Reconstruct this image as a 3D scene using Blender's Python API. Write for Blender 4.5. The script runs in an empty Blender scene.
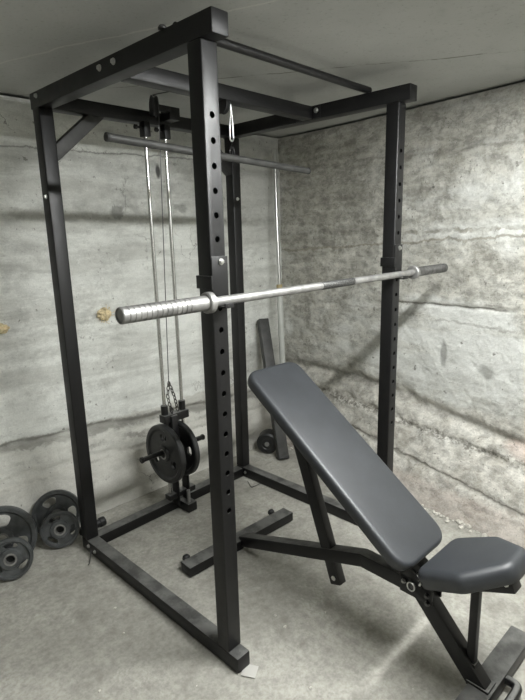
import bpy, bmesh, math, random
from mathutils import Vector, Matrix, noise
random.seed(7)
PI = math.pi
SC = bpy.context.scene
COL = SC.collection
DG = bpy.context.evaluated_depsgraph_get

# ------------------------------------------------------------------ materials
class NT:
    """tiny helper around a material node tree"""
    def __init__(s, name):
        s.m = bpy.data.materials.new(name); s.m.use_nodes = True
        s.t = s.m.node_tree; s.b = s.t.nodes['Principled BSDF']
        s.tc = s.t.nodes.new('ShaderNodeTexCoord')
    def n(s, typ, **kw):
        o = s.t.nodes.new(typ)
        for k, v in kw.items(): setattr(o, k, v)
        return o
    def link(s, a, b): s.t.links.new(a, b)
    def put(s, sock, v):
        if hasattr(v, 'is_output') or isinstance(v, bpy.types.NodeSocket): s.link(v, sock)
        else: sock.default_value = v
    def math(s, op, a, b=0.0, c=None, clamp=False):
        o = s.n('ShaderNodeMath', operation=op, use_clamp=clamp)
        s.put(o.inputs[0], a); s.put(o.inputs[1], b)
        if c is not None: s.put(o.inputs[2], c)
        return o.outputs[0]
    def xyz(s):
        o = s.n('ShaderNodeSeparateXYZ'); s.link(s.tc.outputs['Object'], o.inputs[0]); return o.outputs
    def noise(s, scale, detail=4, rough=.55, stretch=None, dist=0.0):
        o = s.n('ShaderNodeTexNoise'); o.inputs['Scale'].default_value = scale
        o.inputs['Detail'].default_value = detail; o.inputs['Roughness'].default_value = rough
        o.inputs['Distortion'].default_value = dist
        if stretch:
            mp = s.n('ShaderNodeMapping'); mp.inputs['Scale'].default_value = stretch
            s.link(s.tc.outputs['Object'], mp.inputs['Vector']); s.link(mp.outputs[0], o.inputs['Vector'])
        else: s.link(s.tc.outputs['Object'], o.inputs['Vector'])
        return o.outputs[0]
    def ramp(s, f, lo, hi, a=0.0, b=1.0):
        o = s.n('ShaderNodeMapRange', interpolation_type='SMOOTHSTEP')
        s.put(o.inputs['Value'], f); o.inputs['From Min'].default_value = lo; o.inputs['From Max'].default_value = hi
        o.inputs['To Min'].default_value = a; o.inputs['To Max'].default_value = b
        return o.outputs[0]
    def mix(s, f, a, b, mode='MIX'):
        o = s.n('ShaderNodeMix', data_type='RGBA', blend_type=mode)
        s.put(o.inputs[0], f)
        for sock, v in ((o.inputs[6], a), (o.inputs[7], b)):
            if isinstance(v, tuple): sock.default_value = (*v, 1) if len(v) == 3 else v
            else: s.link(v, sock)
        return o.outputs[2]
    def bump(s, h, strength=.3, dist=.01, prev=None):
        o = s.n('ShaderNodeBump'); o.inputs['Strength'].default_value = strength; o.inputs['Distance'].default_value = dist
        s.link(h, o.inputs['Height'])
        if prev is not None: s.link(prev, o.inputs['Normal'])
        return o.outputs[0]
    def done(s, col, rough=.9, normal=None, metallic=0.0, spec=.5):
        if isinstance(col, tuple): s.b.inputs['Base Color'].default_value = (*col, 1)
        else: s.link(col, s.b.inputs['Base Color'])
        s.put(s.b.inputs['Roughness'], rough); s.b.inputs['Metallic'].default_value = metallic
        s.b.inputs['Specular IOR Level'].default_value = spec
        if normal is not None: s.link(normal, s.b.inputs['Normal'])
        return s.m
    def cracks(s, scale, width):
        nz = s.n('ShaderNodeTexNoise'); nz.inputs['Scale'].default_value = scale * 2.2; nz.inputs['Detail'].default_value = 7
        s.link(s.tc.outputs['Object'], nz.inputs['Vector'])
        v = s.n('ShaderNodeVectorMath', operation='SCALE'); s.link(nz.outputs['Color'], v.inputs[0]); v.inputs['Scale'].default_value = .55
        w = s.n('ShaderNodeVectorMath', operation='ADD'); s.link(s.tc.outputs['Object'], w.inputs[0]); s.link(v.outputs[0], w.inputs[1])
        o = s.n('ShaderNodeTexVoronoi', feature='DISTANCE_TO_EDGE'); o.inputs['Scale'].default_value = scale; s.link(w.outputs[0], o.inputs['Vector'])
        return s.ramp(o.outputs['Distance'], width * .3, width, 1, 0)
    # distance from a line v = v0 + k*(u-u0), wobbling, faded by a mask
    def band(s, u, v, v0, half, k=0.0, u0=0.0, wob=None, amp=0.0, soft=1.0):
        line = s.math('MULTIPLY_ADD', s.math('SUBTRACT', u, u0), k, v0)
        d = s.math('SUBTRACT', v, line)
        if wob is not None: d = s.math('MULTIPLY_ADD', s.math('SUBTRACT', wob, .5), amp, d)
        return s.ramp(s.math('ABSOLUTE', d), half * (1 - soft), half * 1.0, 1.0, 0.0)
    def spot(s, u, v, u0, v0, ru, rv, wob=None, amp=0.0):
        a = s.math('DIVIDE', s.math('SUBTRACT', u, u0), ru); b = s.math('DIVIDE', s.math('SUBTRACT', v, v0), rv)
        d = s.math('SQRT', s.math('ADD', s.math('MULTIPLY', a, a), s.math('MULTIPLY', b, b)))
        if wob is not None: d = s.math('MULTIPLY_ADD', s.math('SUBTRACT', wob, .5), amp, d)
        return s.ramp(d, .45, 1.0, 1.0, 0.0)
    def gate(s, u, lo, hi, soft=.08):
        return s.math('MULTIPLY', s.ramp(u, lo - soft, lo + soft), s.ramp(u, hi - soft, hi + soft, 1, 0))

def simple(name, col, rough, metallic=0.0, spec=.5, nscale=0, namp=.25, bump=0.0, bscale=None):
    k = NT(name)
    c = col; nrm = None
    if nscale:
        f = k.ramp(k.noise(nscale, 5, .6), .3, .7)
        c = k.mix(f, tuple(x * (1 - namp) for x in col), tuple(min(1, x * (1 + namp)) for x in col))
    if bump: nrm = k.bump(k.noise(bscale or nscale * 3, 3), bump, .002)
    return k.done(c, rough, nrm, metallic, spec)

def wall_material(name, axis):
    k = NT(name); X = k.xyz(); u = X[axis]; v = X[2]
    big = k.noise(1.5, 6, .6); mid = k.noise(5.0, 9, .68, dist=.4); fine = k.noise(34, 8, .72); grain = k.noise(150, 3, .6)
    layer = k.noise(2.2, 8, .66, stretch=(.5, .5, 3.4), dist=.35); wob = k.noise(3.0, 7, .68)
    rag = k.noise(8, 9, .72, dist=.6)                      # ragged edges of peeled wash
    M_ = k.math
    def blend(f, amt, c):
        nonlocal base
        base = k.mix(M_('MULTIPLY', f, amt), base, c)
    if axis == 0:      # thin lime wash over board marked concrete
        base = k.mix(k.ramp(layer, .38, .60), (.555, .560, .525), (.725, .735, .695))
        blend(k.ramp(M_('ADD', M_('MULTIPLY', mid, .6), M_('MULTIPLY', big, .4)), .53, .60), .42, (.45, .45, .42))
        blend(k.ramp(mid, .30, .42, 1, 0), .55, (.80, .81, .775))
        sm = k.ramp(k.noise(4.2, 8, .7), .42, .60)
        low = k.ramp(M_('MULTIPLY_ADD', rag, .16, v), .545, .565, 1, 0)
        blend(low, .55, (.47, .455, .405))
        low2 = k.ramp(M_('MULTIPLY_ADD', rag, .14, v), .375, .395, 1, 0)
        blend(low2, .35, (.60, .58, .53))
        blend(M_('MULTIPLY', k.band(u, v, 1.675, .060, -.03, 0, rag, .12), k.ramp(mid, .40, .58, .0, 1)), .45, (.28, .28, .26))  # shadow of the pulldown bar, painted into the wall colour
        blend(k.band(u, v, 1.96, .008, .02, 0, rag, .05), .7, (.17, .17, .155))
        blend(M_('MULTIPLY', k.band(u, v, 1.90, .050, .02, 0, rag, .12), sm), .45, (.36, .36, .335))
        blend(M_('MULTIPLY', k.band(u, v, .470, .036, -.075, 0, rag, .11, .5), k.ramp(mid, .36, .52, .5, 1)), .72, (.20, .195, .175))  # painted shade below the overhanging upper pour
        blend(M_('MULTIPLY', k.band(u, v, .385, .018, -.06, 0, rag, .11, .5), sm), .7, (.22, .21, .19))
        blend(M_('MULTIPLY', k.band(u, v, .29, .012, -.02, 0, rag, .08), sm), .5, (.24, .23, .20))
        blend(M_('MULTIPLY', k.band(u, v, .72, .05, -.04, 0, rag, .16), sm), .45, (.40, .395, .365))
        blend(M_('MULTIPLY', k.band(u, v, 1.08, .016, .0, 0, rag, .16), k.ramp(mid, .42, .58)), .55, (.33, .33, .305))
        blend(k.spot(u, v, .832, 1.893, .022, .052), .9, (.05, .05, .05))
        blend(k.spot(u, v, .535, 1.660, .050, .038, rag, 3.4), .55, (.10, .10, .09))
        blend(k.spot(u, v, .98, 1.68, .06, .035, rag, 3.4), .5, (.14, .14, .125))
        blend(M_('MULTIPLY', k.band(v, u, .60, .006, .10, 1.8, rag, .16), k.gate(v, 1.66, 1.86, .03)), .6, (.2, .2, .18))
        blend(M_('MULTIPLY', k.ramp(k.noise(13, 8, .68), .64, .70), k.ramp(big, .38, .58, .35, 1)), .65, (.20, .20, .18))
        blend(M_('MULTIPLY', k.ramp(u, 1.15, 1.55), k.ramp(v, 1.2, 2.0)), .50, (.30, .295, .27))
        blend(k.ramp(M_('MULTIPLY_ADD', wob, .10, v), 2.13, 2.22), .35, (.30, .30, .275))
    else:              # poured in rough layers, whitewash worn off towards the top and the corner
        zone = M_('MULTIPLY', k.spot(u, v, -.08, .82, .75, .40, wob, .5), .17)
        zone = M_('MULTIPLY_ADD', k.spot(u, v, -.20, 1.62, .38, .24, wob, .6), .06, zone)
        zone = M_('MULTIPLY_ADD', k.band(u, v, 1.45, .14, -.25, 0, wob, .3), .05, zone)
        zone = M_('MULTIPLY_ADD', k.spot(u, v, .62, .85, .35, .30, wob, .5), .07, zone)
        zone = M_('MULTIPLY_ADD', k.spot(u, v, .90, 1.60, .62, .62, wob, .5), -.11, zone)
        zone = M_('MULTIPLY_ADD', k.band(u, v, 1.27, .16, -.08, 0, wob, .2), -.07, zone)
        zone = M_('MULTIPLY_ADD', k.band(u, v, 1.98, .16, 0, 0, wob, .2), -.06, zone)
        wash = M_('ADD', M_('ADD', M_('MULTIPLY', layer, .55), M_('MULTIPLY', mid, .45)), zone)
        base = k.mix(k.ramp(mid, .34, .64), (.43, .42, .375), (.57, .56, .51))
        bare = M_('ADD', M_('MULTIPLY', k.ramp(v, 1.15, 1.75), .10), M_('MULTIPLY', k.ramp(u, .2, 1.1), .11))
        br = M_('ADD', M_('ADD', M_('MULTIPLY', layer, .5), M_('MULTIPLY', rag, .5)), bare)
        blend(k.ramp(br, .54, .72), .55, (.31, .30, .255))
        base = k.mix(M_('MULTIPLY', k.ramp(wash, .45, .68), .88), base, (.70, .71, .68))
        blend(M_('MULTIPLY', k.ramp(layer, .36, .46, 1, 0), .8), .6, (.60, .595, .545))
        blend(M_('MULTIPLY', k.ramp(rag, .57, .66), k.ramp(wash, .48, .72, .9, .18)), .65, (.26, .25, .215))
        blend(M_('MULTIPLY', k.ramp(fine, .57, .66), k.ramp(wash, .48, .74, .8, .22)), .55, (.22, .21, .185))
        low = k.ramp(M_('MULTIPLY_ADD', rag, .14, v), .60, .63, 1, 0)
        base = k.mix(M_('MULTIPLY', low, .62), base, k.mix(k.ramp(rag, .38, .60), (.38, .355, .31), (.72, .70, .645)))
        sm = k.ramp(k.noise(5, 8, .7), .40, .58)
        blend(k.band(u, v, .485, .050, .09, 0, rag, .08), .62, (.29, .28, .25))  # shadow strip under the ledge, put into the colour
        blend(M_('MULTIPLY', k.band(u, v, .36, .040, .05, 0, rag, .10), k.ramp(fine, .44, .56)), .85, (.14, .13, .11))
        blend(k.band(u, v, .19, .010, .10, 0, rag, .07), .80, (.15, .14, .12))
        foot = k.ramp(M_('MULTIPLY_ADD', rag, .06, v), .13, .18, 1, 0)
        blend(foot, .6, (.46, .40, .355))
        blend(M_('MULTIPLY', k.band(u, v, 1.105, .010, -.02, 0, wob, .07), k.gate(u, -.34, .42, .04)), .85, (.14, .13, .11))
        blend(M_('MULTIPLY', k.band(u, v, 1.30, .07, -.10, 0, rag, .12), sm), .50, (.33, .32, .275))
        blend(M_('MULTIPLY', k.band(u, v, 1.93, .016, .03, 0, rag, .08), sm), .6, (.21, .20, .175))
        blend(M_('MULTIPLY', k.band(u, v, 1.58, .035, -.06, 0, rag, .14), sm), .55, (.30, .29, .25))
        blend(M_('MULTIPLY', k.band(u, v, 1.515, .014, -.03, 0, rag, .10, .6), M_('MULTIPLY', k.ramp(mid, .40, .54), k.ramp(u, .25, .7, 1, 0))), .75, (.25, .235, .19))
        blend(M_('MULTIPLY', k.band(u, v, 1.465, .010, -.05, 0, rag, .09, .6), k.ramp(layer, .42, .54)), .7, (.27, .25, .20))
        blend(M_('MULTIPLY', k.band(u, v, 1.02, .010, .03, 0, rag, .10, .6), k.ramp(mid, .44, .56)), .5, (.33, .32, .29))
        blend(M_('MULTIPLY', k.band(u, v, .62, .016, .08, 0, rag, .10, .6), sm), .45, (.36, .35, .31))
        blend(k.spot(u, v, .019, .83, .026, .10, rag, .9), .75, (.28, .28, .265))
        blend(k.spot(u, v, -.239, .772, .06, .055, rag, 1.9), .8, (.27, .27, .25))
        blend(k.spot(u, v, .139, 1.75, .012, .010), .8, (.1, .1, .09))
        blend(k.spot(u, v, -.47, .40, .12, .06, rag, .8), .40, (.62, .46, .40))
        blend(k.ramp(M_('MULTIPLY_ADD', wob, .14, v), 2.13, 2.24), .5, (.26, .25, .22))
    mot = k.noise(15, 9, .74, stretch=(1, 1, 1.7), dist=.3); streak = k.noise(5, 8, .7, stretch=(.7, .7, 2.6), dist=.5); pit = k.noise(62, 5, .7)
    if axis == 1: amt = M_('MULTIPLY', k.ramp(wash, .46, .70, 1.0, .22), .9)
    else: amt = k.ramp(big, .40, .62, .10, .40)
    base = k.mix(amt, base, k.ramp(mot, .36, .60, .62, 1.12), 'MULTIPLY')
    base = k.mix(M_('MULTIPLY_ADD', amt, .5, .4), base, k.ramp(streak, .36, .58, .84, 1.06), 'MULTIPLY')
    base = k.mix(M_('MULTIPLY', k.cracks(2.2, .008), k.ramp(k.noise(2.7, 3), .56, .64, 0, .85 if axis == 0 else .4)), base, (.2, .195, .18))
    base = k.mix(M_('MULTIPLY', k.ramp(k.noise(27, 4, .55), .67, .72), .8), base, (.19, .185, .165))
    base = k.mix(M_('MULTIPLY', k.ramp(pit, .60, .68), amt), base, (.15, .145, .125))
    base = k.mix(k.ramp(grain, .35, .7, 0, .16), base, (.18, .18, .16))
    h = M_('ADD', M_('MULTIPLY', fine, .8), M_('ADD', M_('MULTIPLY', rag, .7), mid))
    n1 = k.bump(h, .55 if axis == 0 else .95, .011)
    return k.done(base, .93, k.bump(grain, .35, .002, n1), spec=.2)

def ceiling_material():
    k = NT('ceiling_concrete'); X = k.xyz(); x, y = X[0], X[1]
    big = k.noise(.9, 4, .55); mid = k.noise(5, 5, .6); fine = k.noise(70, 4, .65)
    wob = k.noise(2.5, 5, .6)
    base = k.mix(k.ramp(big, .35, .65), (.40, .405, .385), (.50, .505, .485))
    base = k.mix(k.ramp(mid, .58, .72, 0, .35), base, (.34, .34, .32))
    sm = k.ramp(k.noise(6, 5, .7), .42, .6)
    # seam of two slabs and a hairline crack
    base = k.mix(k.math('MULTIPLY', k.band(y, x, .98, .012, -.62, 0, wob, .10), sm), base, (.20, .20, .17))
    base = k.mix(k.math('MULTIPLY', k.band(y, x, -.02, .010, -.35, .6, wob, .10), .6), base, (.60, .60, .55))
    base = k.mix(k.math('MULTIPLY', k.ramp(fine, .56, .7), .35), base, (.22, .22, .19))
    return k.done(base, .92, k.bump(k.math('ADD', fine, mid), .25, .004), spec=.2)

def floor_material():
    k = NT('floor_concrete')
    big = k.noise(1.3, 5, .6); mid = k.noise(6, 6, .65); fine = k.noise(55, 5, .7); grit = k.noise(200, 2, .6)
    base = k.mix(k.ramp(big, .35, .65), (.310, .302, .268), (.415, .405, .363))
    base = k.mix(k.ramp(mid, .50, .66, 0, .6), base, (.25, .243, .215))
    base = k.mix(k.ramp(k.noise(3.5, 8, .72), .54, .68, 0, .65), base, (.52, .51, .46))
    base = k.mix(k.ramp(k.noise(30, 4, .6), .70, .76, 0, .6), base, (.17, .16, .14))
    base = k.mix(k.ramp(fine, .38, .66, 0, .42), base, (.2, .19, .165))
    base = k.mix(1.0, base, k.ramp(k.noise(17, 8, .72), .36, .62, .84, 1.05), 'MULTIPLY')
    return k.done(base, .88, k.bump(k.math('ADD', fine, k.math('MULTIPLY', mid, 1.5)), .3, .005, k.bump(grit, .2, .001)), spec=.25)

M = {}
def rack_paint():
    k = NT('black_powder_coat')
    f = k.noise(9, 5, .6); g = k.noise(420, 2, .5); dust = k.ramp(k.noise(28, 5, .65), .55, .8, 0, .25)
    c = k.mix(dust, (.0040, .0039, .0042), (.015, .015, .0145))
    geo = k.n('ShaderNodeNewGeometry'); sx = k.n('ShaderNodeSeparateXYZ'); k.link(geo.outputs['Normal'], sx.inputs[0])
    c = k.mix(k.math('MULTIPLY', k.ramp(sx.outputs[2], .75, .95), k.ramp(k.noise(12, 6, .65), .35, .65, .3, .9)), c, (.15, .15, .142))   # settled dust
    return k.done(c, k.ramp(f, .3, .7, .40, .49), k.bump(g, .10, .0005), spec=.42)
M['paint'] = rack_paint()
def hammered_grey():
    k = NT('dusty_grey_coat'); f = k.noise(14, 5, .65)
    return k.done(k.mix(k.ramp(f, .35, .7), (.030, .030, .029), (.055, .055, .052)), .55, k.bump(k.noise(300, 2), .12, .0006), spec=.5)
M['dusty'] = hammered_grey()
M['chrome'] = simple('brushed_chrome', (.60, .60, .59), .26, 1.0, nscale=12, namp=.12)
M['steel'] = simple('dull_steel', (.30, .297, .288), .52, .8, nscale=20, namp=.2, bump=.15, bscale=180)
M['darksteel'] = simple('worn_dark_steel', (.12, .119, .115), .55, .8, nscale=30, namp=.3, bump=.3, bscale=200)
M['knurl'] = simple('knurled_steel', (.115, .115, .112), .6, 1.0, nscale=240, namp=.5, bump=.5, bscale=420)
M['zinc'] = simple('zinc_bolt', (.62, .62, .60), .32, 1.0)
M['darkbolt'] = simple('dark_bolt', (.10, .10, .10), .4, 1.0)
M['iron'] = simple('black_cast_iron', (.013, .0135, .0135), .45, nscale=18, namp=.4, bump=.25, bscale=160)
M['ironlight'] = simple('grey_cast_iron', (.062, .066, .067), .36, nscale=18, namp=.35, bump=.25, bscale=160)
M['rubber'] = simple('black_rubber', (.012, .012, .012), .6)
M['foam'] = simple('yellow_foam', (.60, .50, .31), .95, nscale=45, namp=.35, bump=.8, bscale=90)
M['galv'] = simple('galvanised_tube', (.58, .58, .56), .30, 1.0, nscale=6, namp=.1)
M['greyplastic'] = simple('grey_plastic', (.42, .43, .40), .5, nscale=6, namp=.1)
M['wood'] = simple('pale_ring', (.40, .33, .18), .7)
M['rust'] = simple('dark_chain_steel', (.10, .095, .085), .5, 1.0, nscale=60, namp=.3)
M['scrap'] = simple('grey_card', (.46, .45, .42), .8)
M['crumb'] = simple('concrete_crumb', (.50, .48, .43), .95, nscale=60, namp=.3)
def vinyl():
    k = NT('black_vinyl'); w = k.n('ShaderNodeTexVoronoi'); w.inputs['Scale'].default_value = 420
    k.link(k.tc.outputs['Object'], w.inputs['Vector'])
    f = k.noise(7, 4, .6)
    return k.done(k.mix(k.ramp(f, .3, .7), (.021, .0235, .027), (.028, .031, .0355)), .48, k.bump(w.outputs['Distance'], .18, .0006), spec=.6)
M['vinyl'] = vinyl()
M['wallb'] = wall_material('limewashed_concrete', 0)
M['wallr'] = wall_material('rough_poured_concrete', 1)
M['ceil'] = ceiling_material()
M['floor'] = floor_material()
kb = NT('bulb_glow'); kb.b.inputs['Emission Color'].default_value = (.985, 1.0, .985, 1); BULB = kb.b
kb.b.inputs['Emission Strength'].default_value = 318; M['bulb'] = kb.done((.9, .9, .88), .3)
M['white'] = simple('white_plastic', (.7, .7, .68), .4)

# ------------------------------------------------------------------ object helpers
def finish(bm, name, mat, parent=None, smooth=True, ang=38, kind=None):
    me = bpy.data.meshes.new(name)
    bmesh.ops.recalc_face_normals(bm, faces=bm.faces[:])
    bm.to_mesh(me); bm.free()
    if smooth:
        for p in me.polygons: p.use_smooth = True
        me.set_sharp_from_angle(angle=math.radians(ang))
    me.materials.append(M[mat])
    o = bpy.data.objects.new(name, me); COL.objects.link(o)
    if parent is not None: o.parent = parent
    if kind: o['kind'] = kind
    return o
def tag(o, label, cat, group=None):
    o['label'] = label; o['category'] = cat
    if group: o['group'] = group
    return o
def thing(name, label, cat, loc=(0, 0, 0), rz=0, group=None):
    o = bpy.data.objects.new(name, None); COL.objects.link(o)
    o.location = loc; o.rotation_euler = (0, 0, rz); o.empty_display_size = .05
    return tag(o, label, cat, group)
def frame(a, b, up=(0, 0, 1)):
    a, b = Vector(a), Vector(b); w = (b - a).normalized(); up = Vector(up)
    if abs(w.dot(up)) > .99: up = Vector((0, 1, 0))
    x = up.cross(w).normalized(); y = w.cross(x)
    return Matrix(((x.x, y.x, w.x, a.x), (x.y, y.y, w.y, a.y), (x.z, y.z, w.z, a.z), (0, 0, 0, 1))), (b - a).length
def add_box(bm, lo, hi, bev=.002, seg=2):
    r = bmesh.ops.create_cube(bm, size=1)
    c = [(lo[i] + hi[i]) / 2 for i in range(3)]; d = [abs(hi[i] - lo[i]) for i in range(3)]
    bmesh.ops.transform(bm, matrix=Matrix.Translation(c) @ Matrix.Diagonal((*d, 1)), verts=r['verts'])
    if bev:
        es = list({e for v in r['verts'] for e in v.link_edges})
        bmesh.ops.bevel(bm, geom=es, offset=min(bev, min(d) * .4), segments=seg, profile=.5, affect='EDGES')
def add_bar(bm, a, b, w, h, bev=.004, up=(0, 0, 1)):
    """square tube from a to b: w across, h along 'up'"""
    m, L = frame(a, b, up)
    t = bmesh.new(); add_box(t, (-w / 2, -h / 2, 0), (w / 2, h / 2, L), bev)
    bmesh.ops.transform(t, matrix=m, verts=t.verts[:]); join(bm, t)
def join(bm, t):
    me = bpy.data.meshes.new('tmp'); t.to_mesh(me); t.free(); bm.from_mesh(me); bpy.data.meshes.remove(me)
def add_cyl(bm, a, b, r, seg=20, r2=None, bev=.0):
    m, L = frame(a, b)
    t = bmesh.new(); bmesh.ops.create_cone(t, cap_ends=True, segments=seg, radius1=r, radius2=r if r2 is None else r2, depth=L)
    if bev:
        es = [e for e in t.edges if len(e.link_faces) == 2 and any(len(f.verts) > 4 for f in e.link_faces)]
        bmesh.ops.bevel(t, geom=es, offset=bev, segments=2, profile=.5, affect='EDGES')
    bmesh.ops.transform(t, matrix=m @ Matrix.Translation((0, 0, L / 2)), verts=t.verts[:]); join(bm, t)
def add_lathe(bm, prof, a=(0, 0, 0), b=(0, 0, 1), seg=40, closed=False):
    """prof: list of (radius, height along a->b); closed joins last to first"""
    m, _ = frame(a, b); rings = []
    for r, h in prof:
        if r < 1e-6: rings.append([bm.verts.new(m @ Vector((0, 0, h)))])
        else: rings.append([bm.verts.new(m @ Vector((r * math.cos(2 * PI * i / seg), r * math.sin(2 * PI * i / seg), h))) for i in range(seg)])
    pairs = list(zip(rings, rings[1:])) + ([(rings[-1], rings[0])] if closed else [])
    for p, q in pairs:
        for i in range(seg):
            j = (i + 1) % seg
            if len(p) == 1 and len(q) == 1: continue
            if len(p) == 1: bm.faces.new((p[0], q[i], q[j]))
            elif len(q) == 1: bm.faces.new((p[i], p[j], q[0]))
            else: bm.faces.new((p[i], p[j], q[j], q[i]))
def add_tube(bm, pts, r, seg=10, closed=False, cap=True):
    pts = [Vector(p) for p in pts]; n = len(pts); rings = []
    up = Vector((0, 0, 1)); prev = None
    for i, p in enumerate(pts):
        t = (pts[(i + 1) % n] - pts[i - 1]) if closed else (pts[min(i + 1, n - 1)] - pts[max(i - 1, 0)])
        t.normalize()
        if prev is None:
            x = t.orthogonal().normalized()
        else:
            x = prev - t * prev.dot(t); x = x.normalized() if x.length > 1e-6 else t.orthogonal().normalized()
        prev = x; y = t.cross(x)
        rings.append([bm.verts.new(p + x * r * math.cos(2 * PI * k / seg) + y * r * math.sin(2 * PI * k / seg)) for k in range(seg)])
    for a, b in list(zip(rings, rings[1:])) + ([(rings[-1], rings[0])] if closed else []):
        for k in range(seg): bm.faces.new((a[k], a[(k + 1) % seg], b[(k + 1) % seg], b[k]))
    if cap and not closed: bm.faces.new(rings[0]); bm.faces.new(rings[-1])
def smooth_path(pts, n=8):
    pts = [Vector(p) for p in pts]; out = []
    for i in range(len(pts) - 1):
        p0, p1, p2, p3 = pts[max(i - 1, 0)], pts[i], pts[i + 1], pts[min(i + 2, len(pts) - 1)]
        for k in range(n):
            t = k / n
            out.append(.5 * ((2 * p1) + (p2 - p0) * t + (2 * p0 - 5 * p1 + 4 * p2 - p3) * t * t + (3 * p1 - p0 - 3 * p2 + p3) * t ** 3))
    return out + [pts[-1]]
def boolean_cut(obj, cutter_bm):
    """cut the mesh once, at build time, and drop the cutter"""
    me = bpy.data.meshes.new('cut'); bmesh.ops.recalc_face_normals(cutter_bm, faces=cutter_bm.faces[:]); cutter_bm.to_mesh(me); cutter_bm.free()
    c = bpy.data.objects.new('cut', me); COL.objects.link(c)
    md = obj.modifiers.new('b', 'BOOLEAN'); md.operation = 'DIFFERENCE'; md.object = c; md.solver = 'EXACT'
    bpy.context.view_layer.update(); dg = bpy.context.evaluated_depsgraph_get()
    new = bpy.data.meshes.new_from_object(obj.evaluated_get(dg))
    obj.modifiers.clear(); old = obj.data; obj.data = new; new.name = old.name
    bpy.data.objects.remove(c); bpy.data.meshes.remove(me); bpy.data.meshes.remove(old)
    for p in new.polygons: p.use_smooth = True
    new.set_sharp_from_angle(angle=math.radians(38))
def part(name, mat, parent, fn, ang=38):
    bm = bmesh.new(); fn(bm); return finish(bm, name, mat, parent, ang=ang)
def bar(name, a, b, w, h, parent, mat='paint', bev=.004, up=(0, 0, 1)):
    return part(name, mat, parent, lambda bm: add_bar(bm, a, b, w, h, bev, up))
def bolt(p, n, parent, r=.009, mat='zinc', name='bolt'):
    p = Vector(p); n = Vector(n).normalized()
    def f(bm):
        add_cyl(bm, p - n * .002, p + n * .003, r * 1.35, 18)
        add_cyl(bm, p + n * .002, p + n * .009, r, 6, bev=.001)
    return part(name, mat, parent, f, 30)

# ------------------------------------------------------------------ the room
ZC = 2.19
def fr(p, sc, oct=5): return noise.fractal(Vector(p) * sc, .9, 2.0, oct)
def sstep(a, b, t):
    t = max(0, min(1, (t - a) / (b - a))); return t * t * (3 - 2 * t)
def bumpz(d, w): return math.exp(-(d / w) ** 2)
def y_back(x, z):
    wob = .035 * fr((x, 3.1, z), 2.2, 4) + .010 * fr((x, 1.1, z), 11, 4)
    zl = .475 - .070 * max(x, -.5) + wob
    d = .006 * fr((x, 0, z), 3.0) + .004 * fr((x, 5, z), 14, 4)
    # the lower pour stands proud of the upper one and widens to the foot, its joint undercut
    t = max(0, min(1, (zl - z) / zl))
    d -= .022 * sstep(zl + .004, zl - .05, z) + .115 * t
    d += .032 * bumpz(z - zl + .014, .018)
    d += .010 * bumpz(z - (.31 - .04 * x + wob), .010)
    d += .003 * bumpz(z - 1.665 - wob * .5, .02) + .006 * bumpz(z - 1.965 - wob, .008)
    return 1.437 - .030 * x + d
def x_right(y, z):
    wob = .04 * fr((1.7, y, z), 2.2, 4) + .012 * fr((.7, y, z), 11, 4)
    base = 1.722 + .143 * min(y, .75) + .055 * max(0, y - .75)
    zl = .515 + .09 * min(y, .6) + wob
    d = .009 * fr((0, y, z), 2.0) + .0045 * fr((7, y, z), 9, 5) + .0022 * fr((3, y, z), 30, 3)
    t = max(0, min(1, (zl - z) / zl))
    d -= .255 * t - .01 * sstep(0, .1, t)
    d += .030 * bumpz(z - zl + .030, .030)
    d += (.020 + .014 * fr((2, y, z), 22, 3)) * bumpz(z - (.365 + .05 * y + wob), .022)
    z3 = .19 + .10 * y + wob
    d += .014 * bumpz(z - z3, .010) - .012 * sstep(z3, z3 - .03, z)
    if -.42 < y < .50: d += .018 * bumpz(z - 1.105 + .02 * y - wob * .6, .007) * sstep(.48, .36, y) * sstep(-.42, -.30, y)
    d += .010 * bumpz(z - 1.97 - wob, .012) + (.009 * bumpz(z - 1.515 - wob + .03 * y, .010) - .006 * bumpz(z - 1.48 - wob + .04 * y, .016)) * sstep(.75, .2, y) * (.6 + .8 * fr((y, 2, z), 5, 3))
    return base + d
def grid(name, mat, us, vs, fn, kind='structure', label=None):
    bm = bmesh.new()
    V = [[bm.verts.new(fn(u, v)) for v in vs] for u in us]
    for i in range(len(us) - 1):
        for j in range(len(vs) - 1): bm.faces.new((V[i][j], V[i + 1][j], V[i + 1][j + 1], V[i][j + 1]))
    me = bpy.data.meshes.new(name); bm.to_mesh(me); bm.free()
    for p in me.polygons: p.use_smooth = True
    me.materials.append(M[mat]); o = bpy.data.objects.new(name, me); COL.objects.link(o); o['kind'] = kind
    return o
def rng(a, b, st): n = max(1, int(round((b - a) / st))); return [a + (b - a) * i / n for i in range(n + 1)]
XL, YF = -2.3, -2.7
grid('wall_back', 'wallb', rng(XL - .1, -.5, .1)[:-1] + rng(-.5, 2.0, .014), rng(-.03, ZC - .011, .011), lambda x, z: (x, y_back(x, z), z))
grid('wall_right', 'wallr', rng(YF - .1, -.8, .08)[:-1] + rng(-.8, 1.55, .012), rng(-.03, ZC - .011, .011), lambda y, z: (x_right(y, z), y, z))
grid('wall_left', 'wallb', rng(YF - .1, 1.65, .3), rng(-.03, ZC + .03, .3), lambda y, z: (XL, y, z))
grid('wall_front', 'wallr', rng(XL - .1, 1.9, .3), rng(-.03, ZC + .03, .3), lambda x, z: (x, YF, z))
grid('floor', 'floor', rng(XL - .15, 2.05, .03), rng(YF - .15, 1.65, .03), lambda x, y: (x, y, .0015 * fr((x, y, 0), 2.5, 3) - .0015))
grid('ceiling', 'ceil', rng(XL - .15, 2.05, .05), rng(YF - .15, 1.65, .05), lambda x, y: (x, y, ZC + .004 * fr((x, y, 4), 1.5, 3)))

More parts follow.
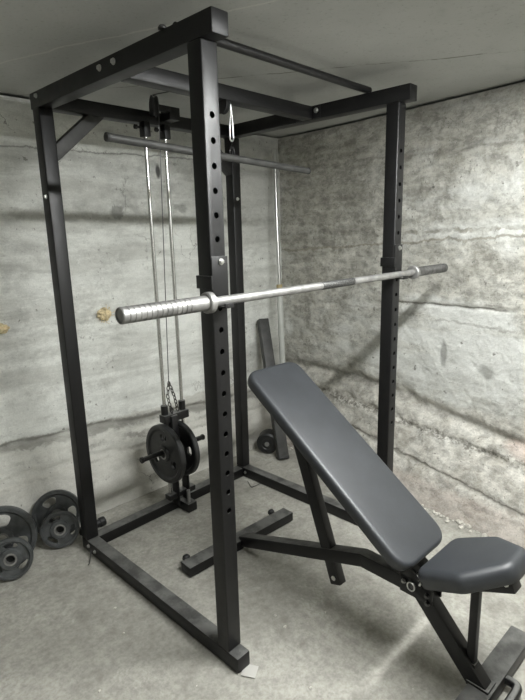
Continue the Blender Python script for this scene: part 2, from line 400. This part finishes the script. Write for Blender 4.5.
# ------------------------------------------------------------------ power rack
W, D, H, S = 1.0734, 1.0302, 2.05, .0615
h = S / 2; HB, HT, OF, OT = .0628, .0626, .046, .049
rack = thing('power_rack', 'tall black steel power rack with holes up its front uprights, on the concrete floor', 'power rack', (W / 2, D / 2, 0))
RO = Vector((W / 2, D / 2, 0))
def R_(o): o.location = -RO; return o
def hollow_post(x, y, z0, z1, holes, name='post'):
    bm = bmesh.new(); add_box(bm, (x - h, y - h, z0), (x + h, y + h, z1), .005, 3)
    o = finish(bm, name, 'paint')
    if holes:
        c = bmesh.new(); add_box(c, (x - h + .003, y - h + .003, z0 - .01), (x + h - .003, y + h - .003, z1 + .01), 0); boolean_cut(o, c)
        c = bmesh.new()
        for zz in holes: add_cyl(c, (x, y - .05, zz), (x, y + .05, zz), .0095, 20)
        boolean_cut(o, c)
    o.parent = rack
    return R_(o)
HOLES = [1.8579 - .0691 * i for i in range(19)]
hollow_post(0, 0, HB, H, HOLES); hollow_post(W, 0, HB, H, HOLES)
hollow_post(0, D, HB, H, None); hollow_post(W, D, HB, H, None)
for x in (0, W):
    R_(bar('base_beam', (x, -h - OF, HB / 2), (x, D + h, HB / 2), S, HB, rack, bev=.007))
    R_(bar('top_beam', (x, -h - OT, H + HT / 2), (x, D + h + .012, H + HT / 2), S, HT, rack, bev=.004))
R_(bar('base_beam', (h, D, HB / 2 - .002), (W - h, D, HB / 2 - .002), S, HB - .006, rack, bev=.005))
R_(bar('top_beam', (h, D, H + HT / 2 - .001), (W - h, D, H + HT / 2 - .001), S, HT - .004, rack, bev=.004))
YC = .455
cb = R_(bar('crossbeam', (h + .005, YC, H + HT / 2 - .001), (W - h - .005, YC, H + HT / 2 - .001), S, HT - .006, rack))
for x, s in ((h, 1), (W - h, -1)):
    part('flange', 'paint', cb, lambda bm: add_box(bm, (min(x, x + s * .005), YC - .075, H + .003), (max(x, x + s * .005), YC + .075, H + HT - .003), .001))
    for yy in (YC - .052, YC + .052): bolt((x + s * .005, yy, H + .037), (s, 0, 0), cb, .009)
for yy in (.41, .50): R_(bolt((-h, yy, 2.087), (-1, 0, 0), rack, .008)); R_(bolt((W + h, yy, 2.087), (1, 0, 0), rack, .008))
R_(bolt((-h, 1.007, 2.093), (-1, 0, 0), rack, .007)); R_(bolt((-h, .136, H + HT), (0, 0, 1), rack, .010, 'darkbolt'))
def pull(bm):
    add_cyl(bm, (.01, .13, H + HT + .012), (W - .01, .13, H + HT + .012), .0145, 20)
R_(part('pull_up_bar', 'paint', rack, pull))
for s, x0 in ((1, h), (-1, W - h)):
    def brace(bm):
        a = Vector((x0 - s * .012, D, 1.868)); b = Vector((x0 + s * .225, D, H + .022))
        add_bar(bm, a, b, .054, .050, .003, up=(0, 1, 0))
    R_(part('corner_brace', 'dusty' if s == 1 else 'paint', rack, brace))
for p, n in (((-h, D - .01, 1.70), (-1, 0, 0)), ((-h, D - .04, .04), (-1, 0, 0)), ((-h, D - .10, .035), (-1, 0, 0)), ((h, D - .06, .04), (1, 0, 0)),
             ((W - h, D - .05, .035), (-1, 0, 0)), ((W, D - h, 1.72), (0, -1, 0)), ((h, D, 1.80), (1, 0, 0))):
    R_(bolt(p, n, rack, .007))
# cable tower at the back of the rack
RX0, RX1, RY = .462, .578, D - .02
for x in (RX0, RX1):
    R_(part('guide_rod', 'chrome', rack, lambda bm: add_cyl(bm, (x, RY - .03, .12), (x, RY - .03, 2.03), .0095, 20)))
    def br(bm):
        add_box(bm, (x - .017, RY - .055, 1.985), (x + .017, RY - .010, 2.052), .003)
        add_cyl(bm, (x - .05, RY - .03, 2.025), (x + .03, RY - .03, 2.025), .006, 10)
        add_cyl(bm, (x - .055, RY - .03, 2.025), (x - .043, RY - .03, 2.025), .011, 8)
    R_(part('rod_bracket', 'paint', rack, br))
pb = R_(part('pulley_bracket', 'paint', rack, lambda bm: (add_box(bm, (.575, D - .105, 2.070), (.635, D - .0285, 2.128), .003), add_box(bm, (.497, D - .115, 2.10), (.576, D - .085, 2.125), .002))))
def wheel(c, ax, r=.042, w=.022):
    c = Vector(c); ax = Vector(ax)
    def f(bm): add_lathe(bm, [(0, -w / 2), (r, -w / 2), (r - .008, -w * .15), (r - .008, w * .15), (r, w / 2), (0, w / 2)], c, c + ax, 32)
    return f
part('pulley', 'rubber', pb, wheel((.487, D - .10, 2.115), (.9, -.35, 0), .047))
part('pulley', 'rubber', cb, wheel((W / 2 - .05, YC - .0, H - .012), (1, 0, 0), .034, .02))
def stub(bm):
    add_box(bm, (.525, .905, .004), (.585, D - h + .003, .056), .004)
R_(part('tower_foot', 'paint', rack, stub))
def chan(bm):
    add_box(bm, (.490, D - .09, .05), (.498, D - .03, .225), .001); add_box(bm, (.560, D - .09, .05), (.568, D - .03, .225), .001)
    add_box(bm, (.44, D - .075, .095), (.62, D - .03, .125), .003)
R_(part('tower_channel', 'paint', rack, chan))
R_(part('foot_pin', 'steel', rack, lambda bm: add_cyl(bm, (.548, .93, .05), (.548, .93, .13), .010, 14)))

# weight carriage on the guide rods
PY, PZ = .955, .395
car = thing('weight_carriage', 'black sliding weight carriage with two loading pegs low on the chrome guide rods', 'weight carriage', (.493, PY, .22))
CO = Vector((.493, PY, .22))
def C_(o): o.location = -CO; return o
def cbody(bm):
    add_box(bm, (.473, PY - .022, .235), (.513, PY + .018, .585), .003)
    add_box(bm, (.440, RY - .062, .545), (.600, RY - .008, .590), .004)
    add_box(bm, (.445, RY - .060, .245), (.595, RY - .005, .275), .004)
C_(part('carriage_frame', 'paint', car, cbody))
for x in (RX0, RX1): C_(part('slider', 'paint', car, lambda bm: add_cyl(bm, (x, RY - .03, .56), (x, RY - .03, .64), .019, 18)))
for a, b in ((.48, .278), (.506, .698)):
    def peg(bm):
        add_cyl(bm, (a, PY, PZ), (b, PY, PZ), .0135, 20)
        add_lathe(bm, [(.0135, 0), (.0165, .002), (.0165, .012), (.0135, .014)], (b, PY, PZ), (b + (1 if a > b else -1) * 1, PY, PZ), 20)
    C_(part('loading_peg', 'paint', car, peg))

# weight plates
def plate_mesh(Rr, th, hole, mat, hs=1.0, name='weight_plate'):
    bm = bmesh.new(); a, t = Rr, th / 2
    prof = [(hole, -t), (hole * 1.75, -t), (hole * 1.9, -t * .45), (a * .80, -t * .45), (a * .86, -t), (a * .97, -t), (a, -t * .7),
            (a, t * .7), (a * .97, t), (a * .86, t), (a * .80, t * .45), (hole * 1.9, t * .45), (hole * 1.75, t), (hole, t)]
    add_lathe(bm, prof, seg=64, closed=True)
    o = finish(bm, name, mat)
    c = bmesh.new()
    rc = (hole * 1.9 + a * .80) / 2
    for k in range(3):
        an = PI / 2 + k * 2 * PI / 3; m = Matrix.Rotation(an, 4, 'Z')
        ring = []
        for q in range(28):
            f = 2 * PI * q / 28; e = .62
            ct, st = math.cos(f), math.sin(f)
            rr = rc + (a * .80 - hole * 1.9) * .40 * hs * math.copysign(abs(ct) ** e, ct)
            aa = .46 * hs * math.copysign(abs(st) ** e, st)
            ring.append(m @ Vector((rr * math.cos(aa), rr * math.sin(aa), 0)))
        lo = [c.verts.new(p + Vector((0, 0, -th))) for p in ring]; hi = [c.verts.new(p + Vector((0, 0, th))) for p in ring]
        c.faces.new(lo[::-1]); c.faces.new(hi)
        for q in range(28): c.faces.new((lo[q], lo[(q + 1) % 28], hi[(q + 1) % 28], hi[q]))
    boolean_cut(o, c)
    me = o.data; bpy.data.objects.remove(o)
    return me
def insert_mesh(hole, th):
    bm = bmesh.new(); add_lathe(bm, [(hole * .80, -th * .53), (hole * 1.12, -th * .53), (hole * 1.12, th * .53), (hole * .80, th * .53)], seg=36, closed=True)
    o = finish(bm, 'hub_sleeve', 'steel'); me = o.data; bpy.data.objects.remove(o); return me
def plate(label, c, n, Rr, th, hole, mat, spin=0, group=None):
    """c: centre, n: axis direction (towards the room)"""
    rt = bpy.data.objects.new('weight_plate', None); COL.objects.link(rt); rt.empty_display_size = .05
    rt.location = c; rt.rotation_euler = Vector(n).normalized().to_track_quat('Z', 'Y').to_euler()
    tag(rt, label, 'weight plate', group)
    o = bpy.data.objects.new('plate_disc', plate_mesh(Rr, th, hole, mat, .62 if mat == 'iron' else 1.0)); COL.objects.link(o); o.parent = rt; o.rotation_euler = (0, 0, spin)
    o = bpy.data.objects.new('hub_sleeve', insert_mesh(hole, th)); COL.objects.link(o); o.parent = rt
    return rt
plate('larger black weight plate on the left peg of the carriage', (.431, PY, PZ - .012), (-1, 0, 0), .162, .034, .0255, 'iron', 2.1, 'plates loaded on the carriage')
plate('black weight plate on the right peg of the carriage, half hidden behind the left one', (.532, PY, PZ - .012), (-1, 0, 0), .155, .030, .0255, 'iron', .6, 'plates loaded on the carriage')
def lean(xc, yb, Rr, th, ax, tilt):
    """plate standing on the floor at (xc, yb) leaning back; returns centre and normal"""
    n = Vector((ax, -1, 0)).normalized(); n = Vector((n.x * math.cos(tilt), n.y * math.cos(tilt), math.sin(tilt)))
    upv = (Vector((0, 0, 1)) - n * n.z).normalized()
    return Vector((xc, yb, 0)) + upv * Rr + n * 0 + Vector((0, 0, th / 2 * math.sin(tilt) + .002)), n
GR = 'plates leaning on the back wall'
c, n = lean(-.075, 1.225, .124, .030, -.55, .24)
plate('bigger grey plate leaning on the back wall left of the rack, behind the small plate', c, n, .124, .030, .0255, 'ironlight', .45, GR)
c, n = lean(-.105, 1.135, .093, .024, -.55, .20)
plate('small grey plate leaning on the bigger plate just left of the rack post', c, n, .093, .024, .0255, 'ironlight', .35, GR)
c, n = lean(-.365, 1.16, .150, .034, -.50, .22)
plate('bigger grey plate cut by the left edge of the picture, behind the small one', c, n, .150, .034, .0255, 'ironlight', 2.1, GR)
c, n = lean(-.370, 1.065, .096, .026, -.45, .20)
plate('small grey plate in front of the big one at the left edge of the picture', c, n, .096, .026, .0255, 'ironlight', 2.0, GR)

# lifting cable, chain, clip and bar of the pulldown
cable = thing('lifting_cable', 'thin steel cable running from the carriage chain up over the pulleys of the rack', 'cable', (.53, PY, .62))
KO = Vector((.53, PY, .62))
def K_(o): o.location = -KO; return o
def wire(bm):
    add_tube(bm, [(.490, PY + .01, .765), (.488, .93, 1.4), (.480, .882, 2.115)], .0022, 8)
    add_tube(bm, smooth_path([(.480, .882, 2.115), (.482, .892, 2.148), (.488, .925, 2.164), (.488, .70, 2.14), (.497, .49, 2.085)], 6), .0022, 8)
K_(part('wire', 'darkbolt', cable, wire))
def chain(pts, name):
    pts = [Vector(p) for p in pts]
    L = [(b - a).length for a, b in zip(pts, pts[1:])]; tot = sum(L); nl = max(2, int(tot / .0215))
    def f(bm):
        for i in range(nl):
            s = tot * (i + .5) / nl; k = 0
            while k < len(L) - 1 and s > L[k]: s -= L[k]; k += 1
            p = pts[k].lerp(pts[k + 1], s / L[k]); t = (pts[k + 1] - pts[k]).normalized()
            x = t.orthogonal().normalized(); x = Matrix.Rotation(PI / 2 * (i % 2) + .4, 3, t) @ x
            ring = [p + t * .0145 * math.cos(q) + x * .008 * math.sin(q) for q in [2 * PI * j / 12 for j in range(12)]]
            add_tube(bm, ring, .0026, 6, closed=True)
    return K_(part(name, 'rust', cable, f))
chain([(.490, PY + .01, .768), (.478, PY + .01, .69), (.490, PY + .005, .610)], 'chain')
chain([(.490, PY + .01, .768), (.518, PY + .005, .68), (.530, PY, .60)], 'chain')
K_(part('chain_shackle', 'darkbolt', cable, lambda bm: add_tube(bm, [(.492, PY, .592), (.481, PY, .611), (.489, PY, .632), (.501, PY, .612)], .004, 8, closed=True)))
clip = tag(finish((lambda bm: (add_tube(bm, [(.5265, .450, 2.046), (.5195, .450, 1.985)] + [(.5265 - .0105 * math.cos(t), .450, 1.915 - .0105 * math.sin(t)) for t in [PI * i / 12 for i in range(13)]] + [(.5335, .450, 1.985), (.5275, .450, 2.046)], .0032, 10), bm)[1])(bmesh.new()), 'carabiner', 'zinc'),
    'shiny steel spring clip hanging under the crossbeam of the rack', 'carabiner')
lat = thing('pulldown_bar', 'long dark grey pulldown bar hanging level in the upper rack under the crossbeam', 'pulldown bar', (.48, .44, 1.836))
def latb(bm):
    a, b = Vector((-.061, .44, 1.856)), Vector((1.022, .44, 1.816)); o = Vector((.48, .44, 1.836))
    add_cyl(bm, a - o, b - o, .0145, 20)
part('bar', 'dusty', lat, latb)
for a, b in (((-.066, 1.8562), (-.057, 1.8558)), ((1.018, 1.8162), (1.027, 1.8158))):
    part('end_cap', 'rubber', lat, lambda bm: add_cyl(bm, (a[0] - .48, 0, a[1] - 1.836), (b[0] - .48, 0, b[1] - 1.836), .0155, 20, bev=.002))
part('eye', 'paint', lat, lambda bm: add_tube(bm, [(.0435 + .013 * math.cos(t), .008, .026 + .018 * math.sin(t)) for t in [2 * PI * i / 16 for i in range(16)]],   .004, 8, closed=True))

# ------------------------------------------------------------------ barbell and its hooks
BY, BZ = -.0535, 1.3305
bb = thing('barbell', 'long grey steel barbell without plates resting across the two front uprights', 'barbell', (.56, BY, BZ))
def B_(name, mat, prof, x0, sgn=1, seg=36, ang=30):
    return part(name, mat, bb, lambda bm: add_lathe(bm, prof, (x0 - .56, 0, 0), (x0 - .56 + sgn, 0, 0), seg), ang)
XA, XB = -.066, 1.185
B_('shaft', 'steel', [(0, 0), (.0142, 0), (.0142, XB - XA), (0, XB - XA)], XA)
for x0, x1 in ((.476, .685),): B_('knurl_band', 'knurl', [(.0142, 0), (.0147, .001), (.0147, x1 - x0 - .001), (.0142, x1 - x0)], x0)
for x0, sg, L in ((XA, -1, .2965), (XB, 1, .325)):
    prof = [(0, -.002), (.0225, -.002), (.0225, .075)]; z = .078
    while z < L - .016:
        prof += [(.0225, z), (.0210, z + .0008), (.0210, z + .0034), (.0225, z + .0042)]; z += .0165
    prof += [(.0225, L - .003), (.0205, L), (.0195, L), (.0185, L - .004), (0, L - .004)]
    B_('sleeve', 'steel' if sg < 0 else 'darksteel', prof, x0, sg)
    B_('collar', 'steel', [(.0, -.012), (.028, -.012), (.0315, -.009), (.0315, .009), (.028, .012), (0, .012)], x0, sg)
def j_hook(x, label):
    t = thing('j_hook', label, 'j-hook', (x, -h, 1.39), 0, 'hooks holding the barbell')
    def body(bm):
        add_box(bm, (-h - .001, -.0058, -.075), (h + .001, -.0008, .072), .001)
        add_box(bm, (-h - .0055, -.0065, -.025), (-h - .0008, .0662, .015), .001)
        add_box(bm, (-h - .0055, .0622, -.025), (h * .4, .0662, .015), .001)
    part('bracket', 'paint', t, body)
    def cup(bm):
        add_box(bm, (-.022, -.048, -.081), (.014, -.002, -.0755), .0015)
        add_box(bm, (-.022, -.0485, -.081), (.014, -.0435, -.066), .0015)
    part('cup', 'paint', t, cup)
    bolt((.004, -.0058, .056), (0, -1, 0), t, .0075)
    return t
j_hook(0, 'j-hook on the nearest upright of the rack, under the left end of the barbell')
j_hook(W, 'j-hook on the far right upright of the rack, under the right end of the barbell')

# ------------------------------------------------------------------ weight bench
bench = thing('weight_bench', 'black adjustable weight bench with long raised backrest standing half inside the rack', 'weight bench', (.51, .46, 0), -.0495)
def bb_(name, a, b, w, hh, mat='paint', bev=.004): return bar(name, a, b, w, hh, bench, mat, bev)
rf = bb_('rear_foot', (-.328, .020, .030), (.345, .012, .030), .074, .048, bev=.004)
ff = bb_('front_foot', (-.335, -1.205, .030), (.335, -1.205, .030), .078, .056, bev=.006)
for x in (-.285, .275):
    def wl(bm):
        add_lathe(bm, [(0, -.012), (.013, -.012), (.016, -.008), (.016, .008), (.013, .012), (0, .012)], (x, .074, .044), (x + 1, .074, .044), 20)
        add_cyl(bm, (x - .018, .074, .044), (x + .018, .074, .044), .006, 10)
        add_box(bm, (x - .014, .050, .014), (x + .014, .066, .046), .003)
    part('foot_roller', 'rubber', rf, wl)
def rail(bm):
    add_bar(bm, (0, -.012, .046), (0, -.735, .2985), .05, .054)
    add_bar(bm, (0, -.722, .2955), (0, -.985, .2985), .05, .056)
part('rail', 'paint', bench, rail)
bb_('front_leg', (0, -.968, .298), (0, -1.205, .042), .05, .060)
st = bb_('support_strut', (0, -.365, .770), (0, -.604, .118), .040, .054)
part('strut_pin', 'zinc', st, lambda bm: (add_cyl(bm, (-.0225, -.594, .145), (.0225, -.594, .145), .010, 16)))
SL = math.atan(.71); ca, sa = math.cos(SL), math.sin(SL)
def pad(outline, th, r_edge, name, parent, mat='vinyl', rc=.05):
    """outline: list of (x, s, corner radius); top surface at local z=0, thickness downwards"""
    bm = bmesh.new(); pts = []
    n = len(outline)
    for i in range(n):
        p = Vector(outline[i][:2]); a = Vector(outline[i - 1][:2]); b = Vector(outline[(i + 1) % n][:2]); rr = outline[i][2]
        da, db = (a - p).normalized(), (b - p).normalized(); half = da.angle(db) / 2
        d = min(rr / math.tan(half), (a - p).length * .48, (b - p).length * .48); p1, p2 = p + da * d, p + db * d
        for k in range(9):
            t = k / 8; pts.append(p1 * (1 - t) ** 2 + p * 2 * t * (1 - t) + p2 * t * t)
    cx = sum((p for p in pts), Vector((0, 0))) / len(pts)
    def inset(d):
        out = []
        for i, p in enumerate(pts):
            t = (pts[(i + 1) % len(pts)] - pts[i - 1])
            if t.length < 1e-9: t = Vector((1, 0))
            nn = Vector((-t.y, t.x)).normalized()
            if nn.dot(cx - p) < 0: nn = -nn
            out.append(p + nn * d)
        return out
    prof = []
    for k in range(7):
        f = PI / 2 * k / 6; prof.append((r_edge * (1 - math.sin(f)), -r_edge * (1 - math.cos(f))))
    prof.append((0, -th * .6)); prof.append((.004, -th + .004)); prof.append((.012, -th))
    rings = [[bm.verts.new((p.x, p.y, z)) for p in inset(d)] for d, z in prof]
    m = len(pts)
    for A, B in zip(rings, rings[1:]):
        for i in range(m): bm.faces.new((A[i], A[(i + 1) % m], B[(i + 1) % m], B[i]))
    bm.faces.new(rings[0]); bm.faces.new(rings[-1][::-1])
    o = finish(bm, name, mat, parent, ang=60)
    return o
# backrest: local x across, y up the slope
bl = (.9934 - .2367) / ca
bp = pad([(-.147, 0, .075), (.147, 0, .075), (.147, bl, .062), (-.147, bl, .062)], .050, .016, 'backrest_pad', bench)
bp.location = (0, -.9934, 1.1494 - .71 * .9934); bp.rotation_euler = (SL, 0, 0)
bf = part('backrest_frame', 'paint', bench, lambda bm: (add_box(bm, (-.028, -.02, -.098), (.028, bl - .14, -.0495), .003), add_box(bm, (-.10, bl * .80, -.062), (.10, bl * .80 + .04, -.0495), .002), add_box(bm, (-.10, .20, -.062), (.10, .24, -.0495), .002)))
bf.location = bp.location; bf.rotation_euler = bp.rotation_euler
# seat: tilted up towards the front
SS = math.atan(.462)
sp = pad([(-.140, .005, .05), (-.152, -.165, .05), (-.062, -.295, .055), (.062, -.295, .055), (.152, -.165, .05), (.140, .005, .05)], .062, .026, 'seat_pad', bench)
sp.location = (0, -1.010, .4545); sp.rotation_euler = (-SS, 0, 0)
sf = part('seat_frame', 'paint', bench, lambda bm: (add_box(bm, (-.026, -.252, -.112), (.026, .03, -.0615), .004), add_box(bm, (-.08, -.20, -.072), (.08, -.165, -.0615), .001)))
sf.location = sp.location; sf.rotation_euler = sp.rotation_euler
bolt((-.026, -.235, -.082), (-1, 0, 0), sf, .005)
pr = bb_('seat_prop', (0, -1.163, .118), (0, -1.161, .418), .026, .028, bev=.003)
bolt((-.013, -1.161, .405), (-1, 0, 0), pr, .005)
part('prop_foot', 'paint', bench, lambda bm: (add_box(bm, (-.030, -1.235, .05), (.030, -1.16, .066), .003), add_box(bm, (-.017, -1.182, .06), (.017, -1.144, .125), .003)))
def hinge(bm):
    for x in (-.036, .028):
        add_box(bm, (x, -1.030, .272), (x + .008, -.905, .345), .004)
        t = bmesh.new(); add_box(t, (x, -.10, -.03), (x + .008, .02, .03), .004)
        bmesh.ops.transform(t, matrix=Matrix.Translation((0, -.93, .35)) @ Matrix.Rotation(.5, 4, 'X'), verts=t.verts[:]); join(bm, t)
hg = part('hinge_bracket', 'paint', bench, hinge)
bolt((-.037, -.956, .317), (-1, 0, 0), hg, .010, 'darkbolt'); bolt((-.037, -.922, .318), (-1, 0, 0), hg, .0065, 'steel')
bolt((-.037, -1.012, .307), (-1, 0, 0), hg, .007, 'darkbolt'); bolt((-.037, -1.015, .278), (-1, 0, 0), hg, .007, 'darkbolt')
part('pull_ring', 'zinc', hg, lambda bm: add_tube(bm, [(-.052, -.958 + .014 * math.cos(t), .322 + .016 * math.sin(t)) for t in [2 * PI * i / 18 for i in range(18)]], .0025, 8, closed=True))
part('lock_pin', 'zinc', hg, lambda bm: add_cyl(bm, (-.036, -.985, .342), (-.06, -.995, .352), .004, 10))
part('carry_handle', 'paint', bench, lambda bm: add_tube(bm, smooth_path([(.095, -1.235, .034), (.097, -1.262, .036), (.080, -1.285, .038), (.0, -1.287, .038), (-.080, -1.285, .038), (-.097, -1.262, .036), (-.095, -1.235, .034)], 6), .0155, 14))

# ------------------------------------------------------------------ things along the walls and on the floor
pole = thing('metal_pole', 'thin shiny metal pole standing upright in the corner of the two walls', 'pole', (1.645, 1.165, 0))
part('tube', 'galv', pole, lambda bm: add_cyl(bm, (0, 0, .0), (.079, .135, 2.08), .0125, 18))
part('lower_sleeve', 'greyplastic', pole, lambda bm: add_cyl(bm, (0, 0, .0), (.0429, .0733, 1.13), .0215, 20, bev=.002))
part('collar_ring', 'wood', pole, lambda bm: add_cyl(bm, (.0427, .073, 1.125), (.0442, .0756, 1.165), .021, 18, bev=.003))
tb = thing('steel_tube', 'dark grey square steel tube leaning in the corner behind the bench', 'steel tube', (1.40, .975, 0))
part('tube', 'dusty', tb, lambda bm: add_bar(bm, (0, 0, .012), (.20, .355, .915), .074, .060, .004, up=(.5, 1, 0)))
part('end_cap', 'rubber', tb, lambda bm: add_bar(bm, (-.002, -.0035, .003), (.0024, .004, .023), .076, .062, .004, up=(.5, 1, 0)))
rw = thing('round_weight', 'small black round weight lying on the floor at the foot of the leaning steel tube', 'weight', (1.42, 1.13, 0))
def rwm(bm):
    a = Vector((-.035, -.02, .078)); b = Vector((.065, .045, .078)); m = b - a
    add_lathe(bm, [(0, .004), (.036, .004), (.041, 0), (.066, 0), (.076, .009), (.076, .10), (.066, .112), (0, .112)], a, a + m.normalized(), 40)
part('weight_head', 'iron', rw, rwm)
part('hub', 'steel', rw, lambda bm: add_cyl(bm, Vector((-.035, -.02, .078)) - Vector((.1, .065, 0)).normalized() * .006, (-.02, -.01, .078), .016, 18))
sb = thing('short_bar', 'short black bar on the floor just right of the left rear post', 'bar', (.03, 1.165, 0))
part('grip', 'rubber', sb, lambda bm: add_cyl(bm, (-.02, 0, .026), (.095, .0, .026), .0205, 22))
part('end_cap', 'rubber', sb, lambda bm: add_cyl(bm, (.09, 0, .026), (.122, 0, .026), .025, 24, bev=.004))
def foam(c, sx, sz, dep, name, seed, fibres):
    bm = bmesh.new(); bmesh.ops.create_icosphere(bm, subdivisions=4, radius=1)
    for v in bm.verts:
        k = 1 + .28 * noise.fractal(v.co * 2.3 + Vector((seed, 0, 0)), .8, 2, 4)
        v.co = Vector((v.co.x * sx * k, v.co.y * dep * k, v.co.z * sz * k))
    for i in range(fibres):
        a = random.uniform(0, 2 * PI); r = random.uniform(.5, .9); p = Vector((sx * r * math.cos(a), -dep * .6, sz * r * math.sin(a)))
        q = p + Vector((math.cos(a) * .016, -.012, math.sin(a) * .02)); e = q + Vector((random.uniform(-.02, .02), .004, random.uniform(-.015, .02)))
        add_tube(bm, smooth_path([p, q, e], 3), .0016, 5)
    o = finish(bm, name, 'foam'); o.location = c; return o
tag(foam((-.165, y_back(-.165, 1.10) - .012, 1.10), .052, .026, .03, 'foam_plug', 1.0, 3), 'yellow foam lump stuffed in the back wall at the left edge', 'foam plug', 'foam lumps in the back wall')
tag(foam((.402, y_back(.402, 1.098) - .010, 1.10), .040, .034, .03, 'foam_plug', 5.0, 12), 'frayed yellow foam lump in the back wall behind the left tip of the barbell', 'foam plug', 'foam lumps in the back wall')
tag(finish((lambda bm: (add_box(bm, (-.026, -.030, .0005), (.026, .022, .0035), .0008), bm)[1])(bmesh.new()), 'floor_shim', 'scrap'),
    'small flat grey scrap on the floor at the front foot of the nearest upright', 'scrap').location = (.006, -.092, 0)
bpy.data.objects['floor_shim'].rotation_euler = (0, 0, .5)
def wirething(name, pts, label, r=.0018):
    bm = bmesh.new(); add_tube(bm, smooth_path(pts, 5), r, 6); return tag(finish(bm, name, 'darkbolt'), label, 'wire')
wirething('bent_wire', [(W - .06, .93, .003), (W - .10, .86, .003), (W - .085, .85, .003), (W - .02, .845, .003)], 'thin bent wire on the floor beside the right rear foot of the rack')
wirething('loose_wire', [(-.035, .96, .03), (-.050, .945, .012), (-.075, .91, .003), (-.085, .905, .003)], 'thin dark wire end poking onto the floor from under the left rear post')
def crumbs(name, spots, mat='crumb'):
    bm = bmesh.new()
    for (x, y, z, r) in spots:
        t = bmesh.new(); bmesh.ops.create_icosphere(t, subdivisions=2, radius=r)
        for v in t.verts: v.co *= 1 + .45 * noise.noise(v.co * (1.2 / r) + Vector((x * 31, y * 17, 0)))
        bmesh.ops.transform(t, matrix=Matrix.Translation((x, y, z + r * .45)) @ Matrix.Diagonal((1.2, 1, .7, 1)), verts=t.verts[:]); join(bm, t)
    o = finish(bm, name, mat, kind='stuff', ang=25); return o
sp_ = [(-.52, .10, 0, .011), (-.47, .14, 0, .009), (-.44, .19, 0, .006), (-.40, .23, 0, .005), (.25, -.05, 0, .006), (.42, -.12, 0, .005), (.27, .02, 0, .005), (-.15, .55, 0, .005), (-.2, .4, 0, .004), (.1, -.3, 0, .005)]
for i in range(40): sp_.append((random.uniform(-.7, 1.2), random.uniform(-.6, .95), 0, random.uniform(.001, .0024)))
tag(crumbs('floor_crumbs', sp_), 'tiny pale concrete crumbs scattered over the floor', 'crumbs')
rb = []
for i in range(150):
    y = random.uniform(-.55, 1.15); x = x_right(y, .02) - abs(random.gauss(0, .022)) - .004
    rb.append((x, y, 0, random.choice((.004, .006, .008, .012)) * random.uniform(.7, 1.3)))
tag(crumbs('wall_rubble', rb), 'crumbled concrete lying along the foot of the rough right wall', 'rubble')

# ------------------------------------------------------------------ lamp, camera, world
LX, LY = .42, -.93
lamp = thing('ceiling_lamp', 'long white batten lamp on the ceiling in front of the rack', 'lamp', (LX, LY, ZC))
part('housing', 'white', lamp, lambda bm: add_box(bm, (-.62, -.085, -.040), (.62, .085, .006), .006))
for y in (-.085, .079): part('side_baffle', 'white', lamp, lambda bm: add_box(bm, (-.62, y, -.064), (.62, y + .006, -.038), .002))  # added out of view to keep direct lamp light off the ceiling
for x in (-.62, .614): part('end_baffle', 'white', lamp, lambda bm: add_box(bm, (x, -.079, -.064), (x + .006, .079, -.038), .002))  # added with the sides to cut off the light
def diff(bm):
    A = [bm.verts.new((-.60, .034 * math.cos(t), -.040 - .034 * math.sin(t))) for t in [PI * i / 16 for i in range(17)]]
    B = [bm.verts.new((.60, v.co.y, v.co.z)) for v in A]
    for i in range(16): bm.faces.new((A[i], A[i + 1], B[i + 1], B[i]))
    bm.faces.new(A); bm.faces.new(B); bm.faces.new((A[0], B[0], B[-1], A[-1]))
part('diffuser', 'bulb', lamp, diff)

cam = bpy.data.cameras.new('camera'); co = bpy.data.objects.new('camera', cam); COL.objects.link(co); SC.camera = co
YAW, PIT, ROL = -.8032, -.2257, -.0249
fw = Vector((math.sin(-YAW) * math.cos(PIT), math.cos(YAW) * math.cos(PIT), math.sin(PIT)))
r0 = fw.cross(Vector((0, 0, 1))).normalized(); u0 = r0.cross(fw)
r = r0 * math.cos(ROL) + u0 * math.sin(ROL); u = u0 * math.cos(ROL) - r0 * math.sin(ROL)
mw = Matrix(((r.x, u.x, -fw.x, -1.0369), (r.y, u.y, -fw.y, -1.2067), (r.z, u.z, -fw.z, 1.5279), (0, 0, 0, 1)))
co.matrix_world = mw
cam.sensor_fit = 'VERTICAL'; cam.sensor_height = 24; cam.lens = 24 * 510.66 / 700; cam.clip_start = .02
w = bpy.data.worlds.new('world'); SC.world = w; w.use_nodes = True
w.node_tree.nodes['Background'].inputs[0].default_value = (.8, .85, .8, 1); w.node_tree.nodes['Background'].inputs[1].default_value = .0
SC.view_settings.view_transform = 'Standard'; SC.view_settings.look = 'None'; SC.view_settings.gamma = 1
SC.view_settings.exposure = 0.0
